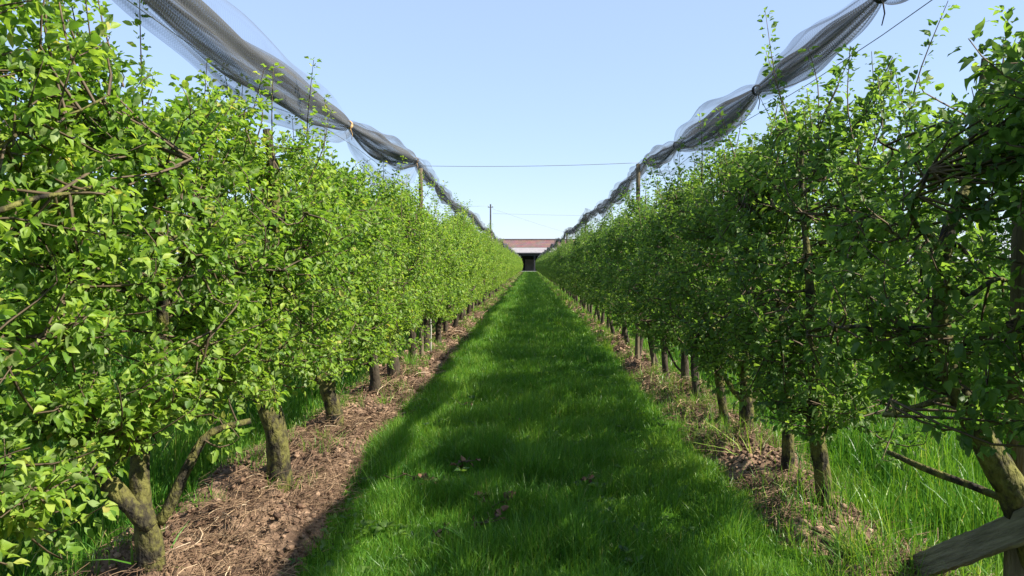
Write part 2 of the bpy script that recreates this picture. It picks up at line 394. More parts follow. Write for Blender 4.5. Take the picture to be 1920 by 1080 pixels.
for side in (-1, 1):
    s = Soup()
    outer_band(s, side, 1.2, 6.5, 1500, .0085)
    outer_band(s, side, 0.5, 14, 260, .016, x0=4.8, x1=8.0)
    outer_band(s, side, 14, 45, 70, .03, x0=4.8, x1=8.0)
    outer_band(s, side, 6.5, 14, 600, .013)
    outer_band(s, side, 14, 40, 160, .026)
    o = link('tall_grass', s.mesh('tall_grass', [M['grass']]))
    tag(o, 'tall shaded grass growing behind the trunks of the sunlit row' if side < 0 else 'tall sunlit grass growing behind the trunks of the shaded row', 'grass', kind='stuff')

# weeds thinly scattered over the soil strips (part of the ground cover)
s = Soup()
for side in (-1, 1):
    f = soil_z(side)
    for (y0, y1, n, w) in ((2.4, 9, 13000, .005), (9, 20, 15000, .009), (20, 160, 30000, .03)):
        A = rg.uniform(1.15, 2.5, n); Y = rg.uniform(y0, y1, n)
        if side > 0: A = np.where(A < 1.4, A + .9, A)
        nz = fbm(A * 2.4 + 7 * side, Y * 2.4, 205, 3)
        thr = .59 - (.035 if side > 0 else 0) - np.clip((A - 2.05) * .35, 0, .12) - np.clip((Y - 12) / 100, 0, .12)
        k = nz > thr; A, Y = A[k], Y[k]; X = A * side; q = len(X)
        H = (.04 + (.12 if side < 0 else .19) * rg.random(q)) * (1 + np.clip((Y - 15) / 40, 0, .8))
        blades(rg, X, Y, f(X, Y) - .005, H, w * (.6 + .8 * rg.random(q)), np.clip(rg.normal(.6, .22, q), 0, 1), lean=.9, soup=s)
# the grass creeps over the near soil of the right strip
n = 1700; A = rg.uniform(1.40, 2.1, n); Y = rg.uniform(2.2, 5.2, n); nzw = fbm(A * 2.2, Y * 2.2, 411, 3)
kk = nzw > np.interp(Y, [2.2, 4.3, 5.2], [.36, .50, .66]); A, Y = A[kk], Y[kk]; q = len(A)
blades(rg, A, Y, soil_z(1)(A, Y) - .005, (.08 + .24 * rg.random(q)), .0055 * (.6 + .8 * rg.random(q)), np.clip(rg.normal(.5, .25, q), 0, 1), lean=.7, soup=s)
tag(link('weeds', s.mesh('weeds', [M['grass']])), 'thin weeds and young grass sprouting in the bare soil strips', 'weeds', kind='stuff')

# dry straw and root fibres on the soil
def fibres(rng, X, Y, Z, Ln, W, rnd, soup):
    n = len(X); az = rng.random(n) * 2 * math.pi; cv = rng.normal(0, 1.1, n); pitch = rng.normal(.12, .22, n); arch = rng.random(n) * .25
    V = np.zeros((n, 10, 3), np.float32)
    for k in range(5):
        t = k / 4.0; a = az + cv * (t - .5); px = X + np.cos(az) * Ln * (t - .5) - np.sin(az) * Ln * cv * .4 * (t - .5) ** 2 * 2
        py = Y + np.sin(az) * Ln * (t - .5) + np.cos(az) * Ln * cv * .4 * (t - .5) ** 2 * 2
        pz = Z + .008 + Ln * (pitch * t + arch * 4 * t * (1 - t) * .5)
        wx, wy = -np.sin(a) * W * .5, np.cos(a) * W * .5
        for q, sg in ((0, -1), (1, 1)):
            V[:, 2 * k + q, 0] = px + sg * wx; V[:, 2 * k + q, 1] = py + sg * wy; V[:, 2 * k + q, 2] = pz + sg * W * .35
    T = []
    for k in range(4): T += [(2 * k, 2 * k + 1, 2 * k + 3), (2 * k, 2 * k + 3, 2 * k + 2)]
    tt = (np.arange(n)[:, None, None] * 10 + np.array(T)[None]).reshape(-1, 3)
    soup.add(V.reshape(-1, 3), tt, 0, np.repeat(rnd, 10))
s = Soup()
for side in (-1, 1):
    f = soil_z(side)
    for (y0, y1, n, w, lm) in ((2.4, 7, 17000, .0024, 1), (7, 14, 12000, .0042, 1.2), (14, 40, 10000, .010, 1.6), (40, 160, 12000, .03, 2.5)):
        Y = rg.uniform(y0, y1, n); e = inner_edge(Y, side); A = e - .08 + (2.45 - e) * rg.random(n)
        nz = fbm(A * 2.2 + 3 * side, Y * 2.2, 305, 3); k = rg.random(n) < np.clip((nz - .38) * 4.5, .06, 1)
        A, Y, nz = A[k], Y[k], nz[k]; X = A * side; q = len(X)
        r = np.clip(-.02 + .55 * nz + .24 * rg.normal(0, 1, q), 0, 1)
        fibres(rg, X, Y, f(X, Y) + rg.random(q) * .03 * (nz > .5), lm * (.05 + .15 * rg.random(q) ** 1.6), w * (.5 + rg.random(q)), r, s)
tag(link('dry_straw', s.mesh('dry_straw', [M['straw']])), 'tangled brown straw and dead roots strewn over the soil strips', 'straw', kind='stuff')

# clods
ico_v = np.array([(0, 0, 1), (.894, 0, .447), (.276, .851, .447), (-.724, .526, .447), (-.724, -.526, .447), (.276, -.851, .447), (.724, .526, -.447), (-.276, .851, -.447), (-.894, 0, -.447), (-.276, -.851, -.447), (.724, -.526, -.447), (0, 0, -1)])
ico_t = np.array([(0, 1, 2), (0, 2, 3), (0, 3, 4), (0, 4, 5), (0, 5, 1), (1, 6, 2), (2, 7, 3), (3, 8, 4), (4, 9, 5), (5, 10, 1), (2, 6, 7), (3, 7, 8), (4, 8, 9), (5, 9, 10), (1, 10, 6), (6, 11, 7), (7, 11, 8), (8, 11, 9), (9, 11, 10), (10, 11, 6)])
s = Soup()
for side in (-1, 1):
    f = soil_z(side)
    for (y0, y1, n, sz) in ((2.4, 9, 7500, .013), (9, 24, 3500, .022)):
        Y = rg.uniform(y0, y1, n); e = inner_edge(Y, side); A = e + .02 + (2.35 - e) * rg.random(n); X = A * side
        S = sz * (.4 + 1.6 * rg.random(n) ** 3) * 1.15
        V = ico_v[None] * (S[:, None, None] * (.65 + .6 * rg.random((n, 12, 1)))) * np.array([1, 1, .65])
        V = V + np.stack([X, Y, f(X, Y) + S * .25], -1)[:, None, :]
        s.add(V.reshape(-1, 3), (np.arange(n)[:, None, None] * 12 + ico_t[None]).reshape(-1, 3), 0, np.repeat(rg.random(n), 12))
tag(link('soil_clods', s.mesh('soil_clods', [M['clod']])), 'crumbly reddish brown clods lying on the dug soil strips', 'soil', kind='stuff')

# ------------------------------------------------------------------ leaves
LT = np.array([(0, 0, 0), (0, .28, .02), (0, .55, .0), (0, .8, -.05), (0, 1.0, -.14),
               (-.20, .20, .055), (-.29, .46, .06), (-.17, .76, .0),
               (.20, .20, .055), (.29, .46, .06), (.17, .76, .0)])
LF = np.array([(0, 1, 5), (1, 2, 6), (1, 6, 5), (2, 3, 7), (2, 7, 6), (3, 4, 7),
               (0, 8, 1), (1, 8, 9), (1, 9, 2), (2, 9, 10), (2, 10, 3), (3, 10, 4)])
LF = np.array(LF)

def leaves(soup, rng, P, D, Nn, S, rnd, m=0):
    n = len(P)
    D = D / (np.linalg.norm(D, axis=1)[:, None] + 1e-9)
    Xv = np.cross(D, Nn); Xv /= np.linalg.norm(Xv, axis=1)[:, None] + 1e-9
    Zv = np.cross(Xv, D)
    tpl = np.repeat(LT[None], n, 0).copy()
    tpl[:, :, 0] *= (.80 + .4 * rng.random((n, 1)))
    fold = rng.uniform(.1, 1.9, (n, 1)); curl = rng.uniform(-.2, 2.2, (n, 1))
    tpl[:, :, 2] = np.abs(tpl[:, :, 0]) * .55 * fold - .24 * curl * LT[None, :, 1] ** 2 + .085 * rng.normal(0, 1, (n, 11))* np.array([0,.2,.2,.3,.5,1,1,1,1,1,1])
    tpl *= S[:, None, None]
    V = P[:, None, :] + tpl[:, :, 0:1] * Xv[:, None, :] + tpl[:, :, 1:2] * D[:, None, :] + tpl[:, :, 2:3] * Zv[:, None, :]
    soup.add(V.reshape(-1, 3), (np.arange(n)[:, None, None] * 11 + LF[None]).reshape(-1, 3), m, np.repeat(rnd, 11))

s = Soup(); nr = 520
Xr = rg.uniform(-1.2, 1.45, nr); Yr = 2.6 + 13 * rg.random(nr) ** 1.3; kr = fbm(Xr * 1.5, Yr * 1.5, 611, 3) > .5; Xr, Yr = Xr[kr], Yr[kr]
for xr, yr in zip(Xr, Yr):
    q = rg.integers(4, 8); aa = rg.random(q) * 6.28; P = np.column_stack([xr + .012 * np.cos(aa), yr + .012 * np.sin(aa), np.full(q, float(gz(xr, yr)) + rg.uniform(.035, .085))])
    leaves(s, rg, P, np.column_stack([np.cos(aa), np.sin(aa), rg.uniform(.1, .8, q)]), np.array([0, 0, 1.0]) + rg.normal(0, .25, (q, 3)), rg.uniform(.028, .065) * (.7 + .5 * rg.random(q)), np.clip(rg.normal(.35, .2, q), 0, 1))
tag(link('weeds', s.mesh('weeds', [M['leaf_shaded']])), 'small broad-leaved weeds dotted through the aisle grass', 'weeds', kind='stuff')

def make_tree(seed, keys=None, forks=(), half_y=.95, half_x=.56, z0=.62, z1=2.72, ntw=210, trunk_r=.060, shoots=9, leafmat='leaf', barkmat='bark', lsize=1.0, nlimb=13, nvoid=9):
    """meshes of one apple tree: trunk, branches, crown"""
    rng = np.random.default_rng(seed)
    tr = Soup(); br = Soup(); cr = Soup()
    if keys is None:
        lean = rng.normal(0, .085, 2)
        keys = [(0, 0, -.12, trunk_r * 1.7), (0, 0, .02, trunk_r * 1.35), (0, 0, .1, trunk_r * 1.05), (lean[0] * .5, lean[1] * .5, .3, trunk_r), (lean[0], lean[1], .62, trunk_r * .9)]
    k = list(keys); x, y, z, r0 = k[-1]
    ztop = z1
    while z < ztop - .35:
        z += .42; x = x * .8 + rng.normal(0, .05); y += rng.normal(0, .06); y *= .9; r0 *= .80
        k.append((x, y, z, max(r0, .012)))
    path = smooth_path(k, 40)
    nb = path[:, 2] < .75
    cut = max(int(nb.sum()), 6)
    tube(tr, path[:cut + 1, :3], path[:cut + 1, 3], 12, 0, .5, .16, rng)
    tube(br, path[cut - 1:, :3], path[cut - 1:, 3] * .97, 9, 0, .5, .16, rng)
    nodes = [path[cut:, :3]]
    for fk in forks:
        fp = smooth_path(fk, 14); tube(tr, fp[:, :3], fp[:, 3], 10, 0, .5, .16, rng)
        if fk[-1][2] > .7: nodes.append(fp[-5:, :3])
    # gnarled limbs, mostly along the row
    for i in range(nlimb):
        zz = z0 + .06 + (z1 - z0 - .45) * (i + rng.random()) / nlimb
        j = int(np.argmin(np.abs(path[:, 2] - zz))); p = path[j, :3]
        sgn = 1 if i % 2 else -1
        a = math.pi / 2 * sgn + rng.normal(0, .65)
        ln = half_y * rng.uniform(.65, 1.05) * (1 - .35 * (zz - z0) / (z1 - z0)); ln = ln * (.55 + .45 * abs(math.sin(a)))
        q = p.copy(); pts = [q.copy()]; rise = rng.uniform(-.05, .35)
        for s_ in range(6):
            a += rng.normal(0, .22); q = q + np.array([math.cos(a) * .8, math.sin(a), rise + rng.normal(0, .25)]) * ln / 6; pts.append(q.copy())
        pts = np.array(pts); pts[:, 0] = np.clip(pts[:, 0], -half_x * .8, half_x * .8)
        rb = max(path[j, 3] * rng.uniform(.28, .46), .010)
        sp = smooth_path(np.column_stack([pts, np.linspace(rb, rb * .35, 7)]), 16)
        tube(br, sp[:, :3], sp[:, 3], 7, 0, .5, .25, rng); nodes.append(sp[3:, :3])
    nodes = np.concatenate(nodes)
    z0 = z0 + .05 + rng.uniform(-.07, .12); z1 = z1 + rng.uniform(-.22, .20); half_x = half_x * rng.uniform(.86, 1.08)
    voids = [np.array([rng.choice([-1, 1]) * rng.uniform(.1, .6), rng.uniform(-1.05, 1.05) * half_y, rng.uniform(z0 + .1, z1)]) for _ in range(nvoid)]
    vr = rng.uniform(.14, .30, nvoid)
    LP, LD, LN, LS, LR = [], [], [], [], []
    def sprig(pts, a0, lmul=1.0, step=.042, tone=0.0):
        seg = np.linalg.norm(np.diff(pts, axis=0), axis=1); tot = seg.sum(); cum = np.concatenate([[0], np.cumsum(seg)])
        ds = np.arange(tot * a0, tot + .001, step)
        tdir = np.gradient(pts, axis=0)
        for d in ds:
            c = np.array([np.interp(d, cum, pts[:, q]) for q in range(3)]); td = np.array([np.interp(d, cum, tdir[:, q]) for q in range(3)])
            td /= np.linalg.norm(td) + 1e-9
            n = rng.integers(4, 7) + (2 if d > tot - step else 0)
            u = rng.normal(0, 1, (n, 3)); u -= (u @ td)[:, None] * td * .8; u /= np.linalg.norm(u, axis=1)[:, None]
            dd = u + td * .45 + np.array([0, 0, .18]); dd /= np.linalg.norm(dd, axis=1)[:, None]
            nn = np.array([0, 0, 1.0]) + rng.normal(0, .42, (n, 3)) + dd * .1
            pet = .018 + .02 * rng.random((n, 1))
            LP.append(c + dd * pet); LD.append(dd + np.array([0, 0, -.22]) * rng.random((n, 1))); LN.append(nn)
            sz = lsize * lmul * (.020 + .044 * rng.random(n)) * (1.0 if d < tot - 2 * step else .85); LS.append(sz)
            LR.append(np.clip(tone + .42 + .17 * rng.normal(0, 1, n) + (.14 if d > tot - 2 * step else 0), 0, .97))
    made = 0; tries = 0
    while made < ntw and tries < ntw * 4:
        tries += 1
        zf = rng.random(); z = z0 + (z1 - z0) * zf
        hx = half_x * np.interp(zf, [0, .2, .55, .8, 1], [.5, .9, 1, .8, .42]); hy = half_y * np.interp(zf, [0, .15, .8, 1], [.75, 1, 1, .8])
        a = rng.random() * 2 * math.pi; rr = rng.random() ** .38
        if rng.random() < .03: z = z0 - rng.uniform(.0, .12)
        T = np.array([math.cos(a) * hx * rr * 1.05, math.sin(a) * hy * rr * 1.1, z + rng.normal(0, .05)])
        T[0] = np.clip(T[0], -hx, hx)
        if any(np.linalg.norm(T - v_) < r_ for v_, r_ in zip(voids, vr)): continue
        d = np.linalg.norm((nodes - T) * np.array([1, 1, 1.2]), axis=1) + np.maximum(nodes[:, 2] - T[2], 0) * .5
        j = np.argsort(d)[rng.integers(0, 12)]; S0 = nodes[j]
        mid = (S0 + T) / 2 + rng.normal(0, .05, 3) + np.array([0, 0, -.03])
        up = np.array([rng.normal(0, .06), rng.normal(0, .06), rng.uniform(0, .14)])
        pts = smooth_path(np.column_stack([np.array([S0, mid, T, T + up]), [0.007, .005, .003, .0018]]), 7)
        tube(br, pts[:, :3], pts[:, 3], 3, 1, cap=False)
        sprig(pts[:, :3], .22, tone=rng.normal(0, .08)); made += 1
    for _ in range(shoots):
        S0 = np.array([rng.uniform(-.3, .3), rng.uniform(-.85, .85) * half_y, z1 - rng.uniform(.1, .35)])
        L_ = rng.uniform(.22, .62) if rng.random() < .7 else rng.uniform(.5, .8); dr = np.array([rng.normal(0, .22), rng.normal(0, .22), 1.0])
        pts = smooth_path(np.column_stack([np.array([S0, S0 + dr * L_ * .5 + rng.normal(0, .02, 3), S0 + dr * L_]), [.006, .004, .002]]), 7)
        tube(br, pts[:, :3], pts[:, 3], 3, 1, cap=False); sprig(pts[:, :3], .12, .9, .05, .08)
    leaves(cr, rng, np.concatenate(LP), np.concatenate(LD), np.concatenate(LN), np.concatenate(LS), np.concatenate(LR))
    return (tr.mesh('trunk', [M[barkmat]]), br.mesh('branches', [M[barkmat], M['twig']]), cr.mesh('crown', [M[leafmat]]))

def place_tree(meshes, loc, rotz=0, scale=(1, 1, 1), label='', group=None, name='apple_tree'):
    e = bpy.data.objects.new(name, None); C.objects.link(e); e.empty_display_size = .2
    e.location = loc; e.rotation_euler = (0, 0, rotz); e.scale = scale
    tag(e, label, 'tree', group)
    for nm, me in zip(('trunk', 'branches', 'crown'), meshes): link(nm, me, e)
    return e

GL, GR = 'apple trees in the sunlit left row', 'apple trees in the shaded right row'
heroL = [
    (0.35, None, (), 'apple tree beside the camera whose twigs close off the upper left corner'),
    (2.0, None, (), 'large apple tree at the left edge with big near leaves hiding its trunk'),
    (3.55, [(0, 0, -.12, .09), (0, 0, .02, .070), (-.02, 0, .3, .060), (-.05, -.0, .42, .047), (-.06, .02, .68, .040)],
     ([(-.01, -.01, .32, .05), (-.08, -.05, .44, .044), (-.17, -.08, .56, .040), (-.215, -.1, .635, .038)],
      [(.03, .02, .33, .03), (.08, .03, .42, .028), (.16, .05, .60, .024), (.24, .12, .75, .02), (.42, .2, .80, .015)]),
     'apple tree with yellow-green mossy trunk forking by a sawn-off stub'),
    (5.0, [(0, 0, -.12, .10), (0, 0, .02, .086), (-.01, 0, .25, .078), (-.03, 0, .5, .076), (-.12, 0, .8, .065)],
     (), 'apple tree with thick straight two-tone trunk on a soil mound, behind the forked one'),
    (6.8, [(0, 0, -.12, .085), (.0, 0, .05, .07), (-.05, 0, .3, .072), (-.09, 0, .45, .075), (-.07, 0, .7, .05)],
     ([(-.08, 0, .4, .05), (-.16, -.02, .55, .045), (-.22, -.02, .72, .04)],),
     'apple tree with knobbly trunk leaning outward, third visible trunk of the sunlit row'),
    (8.8, [(0, 0, -.12, .08), (0, 0, .05, .065), (0, 0, .3, .062), (-.03, 0, .7, .05)],
     ([(-.01, 0, .28, .035), (-.1, .0, .40, .03), (-.17, 0, .58, .028), (-.2, 0, .72, .025)],),
     'apple tree with short side limb bending outward low on its dark trunk'),
    (10.05, [(0, 0, -.12, .095), (0, 0, .05, .085), (-.02, 0, .35, .08), (-.10, 0, .8, .055)],
     ([(-.03, 0, .4, .05), (-.18, .0, .62, .045), (-.33, 0, .95, .04)], [(.0, 0, .45, .04), (.0, 0, .75, .038), (-.02, 0, 1.1, .03)]),
     'apple tree with stout reddish trunk splitting into several steep limbs'),
    (11.6, None, (), 'apple tree just before the white stake, trunk dark with grass round its foot'),
    (13.2, [(0, 0, -.12, .09), (0, 0, .05, .075), (0, 0, .4, .07), (.02, 0, .8, .06)],
     ([(.0, 0, .4, .04), (.14, .0, .6, .035), (.2, 0, .85, .03)],), 'dark-trunked apple tree right behind the white stake'),
]
for i, (y, keys, forks, lab) in enumerate(heroL):
    m = make_tree(100 + i, keys, forks, half_y=.98, z0=.5 if 1 < y < 3 else (.78 if y < 5.5 else .66), z1=2.78 if y < 3 else 2.47, ntw=350 if y < 4 else (300 if y < 9 else 265), barkmat='bark' if y < 8 else 'bark_dark')
    place_tree(m, (-ROWX + {5.0: .14, 6.8: .07}.get(y, 0), y, 0), 0, (1, 1, 1), lab, GL)
heroR = [
    (0.6, None, (), .55, 'apple tree beside the camera whose twigs close off the upper right corner'),
    (1.8, None, (), .6, 'apple tree at the right edge with large dark near leaves'),
    (2.95, [(.36, 0, -.15, .085), (.30, 0, .1, .078), (.12, 0, .6, .064), (-.02, .0, .85, .056), (-.15, 0, 1.10, .048), (-.22, 0, 1.35, .036), (-.2, .02, 1.7, .03), (-.05, .1, 2.0, .018)],
     ([(.12, -.1, .64, .015), (.05, .2, .655, .016), (-.03, .45, .665, .015), (-.10, .66, .69, .012)],), .9,
     'apple tree with slanting trunk leaning left above the grey plank'),
    (4.65, [(.03, 0, -.12, .06), (.02, 0, .03, .05), (-.01, 0, .3, .046), (-.05, 0, .56, .052), (-.07, 0, .8, .036)],
     ([(-.04, 0, .5, .03), (-.1, 0, .62, .028), (-.13, 0, .8, .022)], [(-.04, 0, .5, .022), (.08, .05, .58, .02), (.25, .15, .6, .014)]), .8,
     'slim apple tree with smooth olive trunk nearest the camera in the shaded row'),
    (5.35, [(.03, 0, -.12, .055), (.02, 0, .03, .048), (.02, 0, .3, .042), (.0, 0, .8, .035)], (), .55,
     'apple tree with thin knotty trunk close behind the slim olive one'),
    (6.3, [(0, 0, -.12, .06), (0, 0, .03, .054), (0, 0, .42, .054), (-.02, 0, .8, .04)],
     ([(0, 0, .4, .04), (.08, 0, .52, .03), (.14, 0, .7, .025)], [(0, 0, .42, .03), (-.1, 0, .52, .026), (-.18, 0, .64, .02)]), .75,
     'apple tree with dark Y-shaped trunk above a low brown soil mound'),
    (6.95, None, (), .6, 'apple tree with leafy low trunk beyond the Y-shaped one'),
    (8.15, None, (), .65, 'apple tree first of a close pair of brown trunks, shaded row'),
    (8.75, [(0, 0, -.12, .055), (0, 0, .03, .048), (-.01, 0, .4, .045), (-.02, 0, .8, .04)],
     ([(0, 0, .3, .015), (-.12, 0, .42, .013), (-.22, 0, .62, .011)],), .7, 'apple tree second of a close pair of brown trunks, with a thin bare side shoot'),
]
for i, (y, keys, forks, hy, lab) in enumerate(heroR):
    m = make_tree(300 + i, keys, forks, half_y=hy + .12, z0=1.3 if y < 2.5 else (.98 if y < 4 else .68), z1=2.47 if y > 2.5 else 2.6, ntw=int((95 + 100 * hy) * (1.3 if y < 5 else 1.0)), nvoid=12, shoots=11, trunk_r=.045, leafmat='leaf_shaded', barkmat='bark' if y < 7 else 'bark_dark', nlimb=11)
    place_tree(m, (ROWX, y, 0), 0, (1, 1, 1), lab, GR)

# generic trees for the long rows
genL = [make_tree(500 + i, half_y=.98, z1=2.42, ntw=265, shoots=6, barkmat='bark_dark', lsize=1.1) for i in range(4)]
genR = [make_tree(600 + i, half_y=.78, z1=2.38, ntw=160, nvoid=12, trunk_r=.042, shoots=5, leafmat='leaf_shaded', barkmat='bark_dark', lsize=1.1) for i in range(4)]
rr = random.Random(5)
ordn = ['first', 'second', 'third', 'fourth', 'fifth', 'sixth']
y = 14.8; i = 0
while y < 161:
    if i < 4: lab = f'{ordn[i]} apple tree beyond the white stake in the sunlit row'
    else: lab = 'far apple tree merging into the receding sunlit hedge-like row, well beyond the white stake'
    place_tree(genL[rr.randrange(4)], (-ROWX + rr.uniform(-.05, .05), y, 0), rr.choice([0, math.pi]) + rr.uniform(-.08, .08), (rr.uniform(.92, 1.08), rr.uniform(.95, 1.08), rr.uniform(.95, 1.07)), lab, GL if i < 4 else 'distant apple trees of the sunlit row')
    y += rr.uniform(1.5, 1.75) if y < 60 else rr.uniform(1.65, 1.9); i += 1
y = 9.9; i = 0
while y < 161:
    if y < 12: lab = ['apple tree just before the pole that carries the far cross wire, shaded row', 'apple tree next to the pole that carries the far cross wire, shaded row'][min(i, 1)]
    elif i < 6: lab = f'{ordn[i - 2]} apple tree past the cross wire pole in the shaded row'
    else: lab = 'far apple tree merging into the receding shaded row, well past the cross wire pole'
    place_tree(genR[rr.randrange(4)], (ROWX + rr.uniform(-.05, .05), y, 0), rr.choice([0, math.pi]) + rr.uniform(-.08, .08), (rr.uniform(.92, 1.08), rr.uniform(.95, 1.1), rr.uniform(.95, 1.07)), lab, GR if i < 6 else 'distant apple trees of the shaded row')
    y += rr.uniform(1.1, 1.3) if y < 50 else rr.uniform(1.35, 1.6); i += 1
# neighbouring rows, seen through the gaps
for side, gen in ((-1, genL), (1, genR)):
    y = 1.5
    while y < 44:
        place_tree(gen[rr.randrange(4)], ((-5.6 if side < 0 else 6.3) + rr.uniform(-.05, .05), y, 0), rr.choice([0, math.pi]), (1.05, 1.12, 1.02),
                   'apple tree of the next row, glimpsed through gaps in the sunlit row' if side < 0 else 'apple tree of the next row, glimpsed through gaps in the shaded row',
                   'trees of the neighbouring row beyond the sunlit row' if side < 0 else 'trees of the neighbouring row beyond the shaded row')
        y += rr.uniform(1.9, 2.2)

# ------------------------------------------------------------------ nets
def net_height(side, y):
    if side < 0: kx, kz = [0, 3.0, 4.7, 7.6, 12.1, 14.8, 18, 24, 30, 36], [3.05, 3.03, 2.98, 3.05, 3.32, 3.2, 3.1, 3.28, 3.08, 3.28]
    else: kx, kz = [0, 3.96, 6.1, 9.4, 12, 15, 18, 24, 30, 36], [3.0, 3.03, 3.03, 3.12, 3.27, 3.12, 3.06, 3.22, 3.05, 3.25]
    z = np.interp(y, kx, kz); m = y > 36
    return np.where(m, 3.15 + .12 * np.cos((np.asarray(y) - 36) / 12 * 2 * math.pi), z)

def hail_net(side, x0, ties, label, seed, yend=162, loc_z=0.0, flare=1.0):
    rng = np.random.default_rng(seed)
    root = bpy.data.objects.new('hail_net', None); C.objects.link(root); root.location = (x0, 0, 0)
    tag(root, label, 'net', 'rolled hail nets above the tree rows')
    s = Soup(); ties = list(ties)
    yy = ties[-1]
    while yy < yend: yy += rng.uniform(1.6, 3.4); ties.append(min(yy, yend))
    for b in range(len(ties) - 1):
        a0, a1 = ties[b], ties[b + 1]; near = a0 < 20
        nt_ = 40 if near else 12; nsec = 90 if near else 36
        t = np.linspace(0, 1, nt_); ycs = a0 + (a1 - a0) * t
        L_ = a1 - a0
        R0 = (.085 + .035 * min(L_, 4)) * flare * rng.uniform(.85, 1.1)
        prof = .16 + .84 * np.sin(math.pi * np.clip(t, 0, 1)) ** .62
        u = np.linspace(0, 1, nsec); turns = 2.15
        ph = rng.random() * 6.28 if b else 4.0
        ang = ph + turns * 2 * math.pi * u
        rad = np.interp(u, [0, .62, .78, 1], [.32, .66, .88, 1.02])
        # folds: same angle wiggle along the bay, growing to its middle
        fold = np.zeros(nsec)
        for q in range(5): fold += rng.normal(0, .10) * np.sin((3 + 3 * q) * 2 * math.pi * u + rng.random() * 6)
        rad = rad * (1 + fold)
        tt, uu = np.meshgrid(t, u, indexing='ij')
        pr = prof[:, None]
        tw = (tt - .5) * rng.normal(0, .7)
        Rr = R0 * pr * rad[None, :] * (1 + .10 * np.sin(5 * tt * math.pi + 9 * uu))
        X = Rr * np.cos(ang[None, :] + tw) * .8
        Z = Rr * np.sin(ang[None, :] + tw) - R0 * pr * .35
        # loose hem hangs down
        hem = np.clip((uu - .80) / .20, 0, 1) * R0 * pr * (.55 + .5 * rng.random())
        Z = Z - hem * (np.sin(ang[None, :] + tw) < .3)
        Yc = ycs[:, None] + 0 * uu
        Zc = net_height(side, ycs)[:, None] + loc_z
        V = np.stack([X, Yc, Z + Zc], -1)
        i = (np.arange(nt_ - 1)[:, None] * nsec + np.arange(nsec - 1)[None, :])
        T = np.concatenate([np.stack([i, i + 1, i + nsec + 1], -1).reshape(-1, 3), np.stack([i, i + nsec + 1, i + nsec], -1).reshape(-1, 3)])
        s.add(V.reshape(-1, 3), T, 0, uu.reshape(-1), Yc.reshape(-1))
    link('net_fabric', s.mesh('net_fabric', [M['net']]), root)
    for k, ty in enumerate(ties[:60]):
        ts = Soup(); z = float(net_height(side, ty)) + loc_z - .01
        a = np.linspace(0, 2 * math.pi, 13)
        for q in range(3):
            tube(ts, np.stack([np.cos(a) * .034, np.full(13, ty + (q - 1) * .014) + .008 * np.sin(a * 2 + q), z + np.sin(a) * .038], -1), .007, 5, 0)
        tube(ts, [(.01, ty, z - .03), (.03, ty + .02, z - .09), (.02, ty + .03, z - .15)], [.005, .004, .003], 5, 0)
        mt = M['orange_tie'] if (side < 0 and k in (2, 3)) else M['black']
        link('tie', ts.mesh('tie', [mt]), root)
    return root
hail_net(-1, -ROWX, [-.6, 2.85, 7.6, 12.1, 14.7, 17.6, 20.5], 'grey mesh net rolled up along the top of the sunlit row', 3, flare=1.12)
hail_net(1, ROWX, [-.4, 2.2, 3.98, 6.1, 9.4, 11.9, 13.6, 16.8, 20.0], 'dark mesh net rolled up along the top of the shaded row', 8, flare=1.12)
hail_net(-1, -5.6, [2.5, 5.4, 8.9, 12.1], 'net over the next row, glimpsed between twigs at the far left', 15, yend=40, loc_z=.12)

# ------------------------------------------------------------------ posts, wires, stakes
def round_post(x, y, h, r, label, group, name='net_post', lean=0.0):
    s = Soup(); rng = np.random.default_rng(int(y * 10))
    n = 12; zs = np.linspace(-.3, h, n)
    tube(s, np.stack([lean * zs / h, 0 * zs, zs], -1), np.linspace(r * 1.08, r * .92, n), 14, 0, .5, .04, rng)
    o = link(name, s.mesh(name, [M['post']], True), None, (x, y, 0)); return tag(o, label, 'post', group)
for k in range(7):
    yk = 12.1 + 12 * k
    for side in (-1, 1):
        row = 'sunlit' if side < 0 else 'shaded'
        lab = (f'wooden post carrying the net and cross wire above the {row} row' if k == 0 else f'distant wooden net post standing in the {row} row beyond the cross wire')
        round_post(side * (ROWX - .08 if k == 0 else ROWX - .02), yk, 3.18 if side < 0 else 3.24, .036, lab, f'net posts of the {row} row')
round_post(2.0, 3.02, 1.85, .058, 'dark anchor post at the right edge that holds up the grey plank', 'net posts of the shaded row')
#round_post(1.87, 3.55, 1.66, .038, 'short mossy tree stake standing among leaves by the slanting trunk', None, 'tree_stake')

s = Soup(); tube(s, [(0, 0, -.2), (0, 0, .2), (.005, 0, .5), (-.012, 0, .86)], [.010, .010, .010, .009], 8)
tag(link('white_stake', s.mesh('white_stake', [M['white']]), None, (-1.70, 12.75, 0)), 'thin white stake standing among the sunlit row trunks', 'stake')
s = Soup(); tube(s, [(0, 0, -.2), (0, 0, .2), (.005, 0, .5), (.01, 0, .75)], [.03, .03, .028, .027], 8)
tag(link('pale_stake', s.mesh('pale_stake', [M['post']]), None, (1.86, 11.1, 0)), 'pale wooden stake at the foot of the shaded row', 'stake')

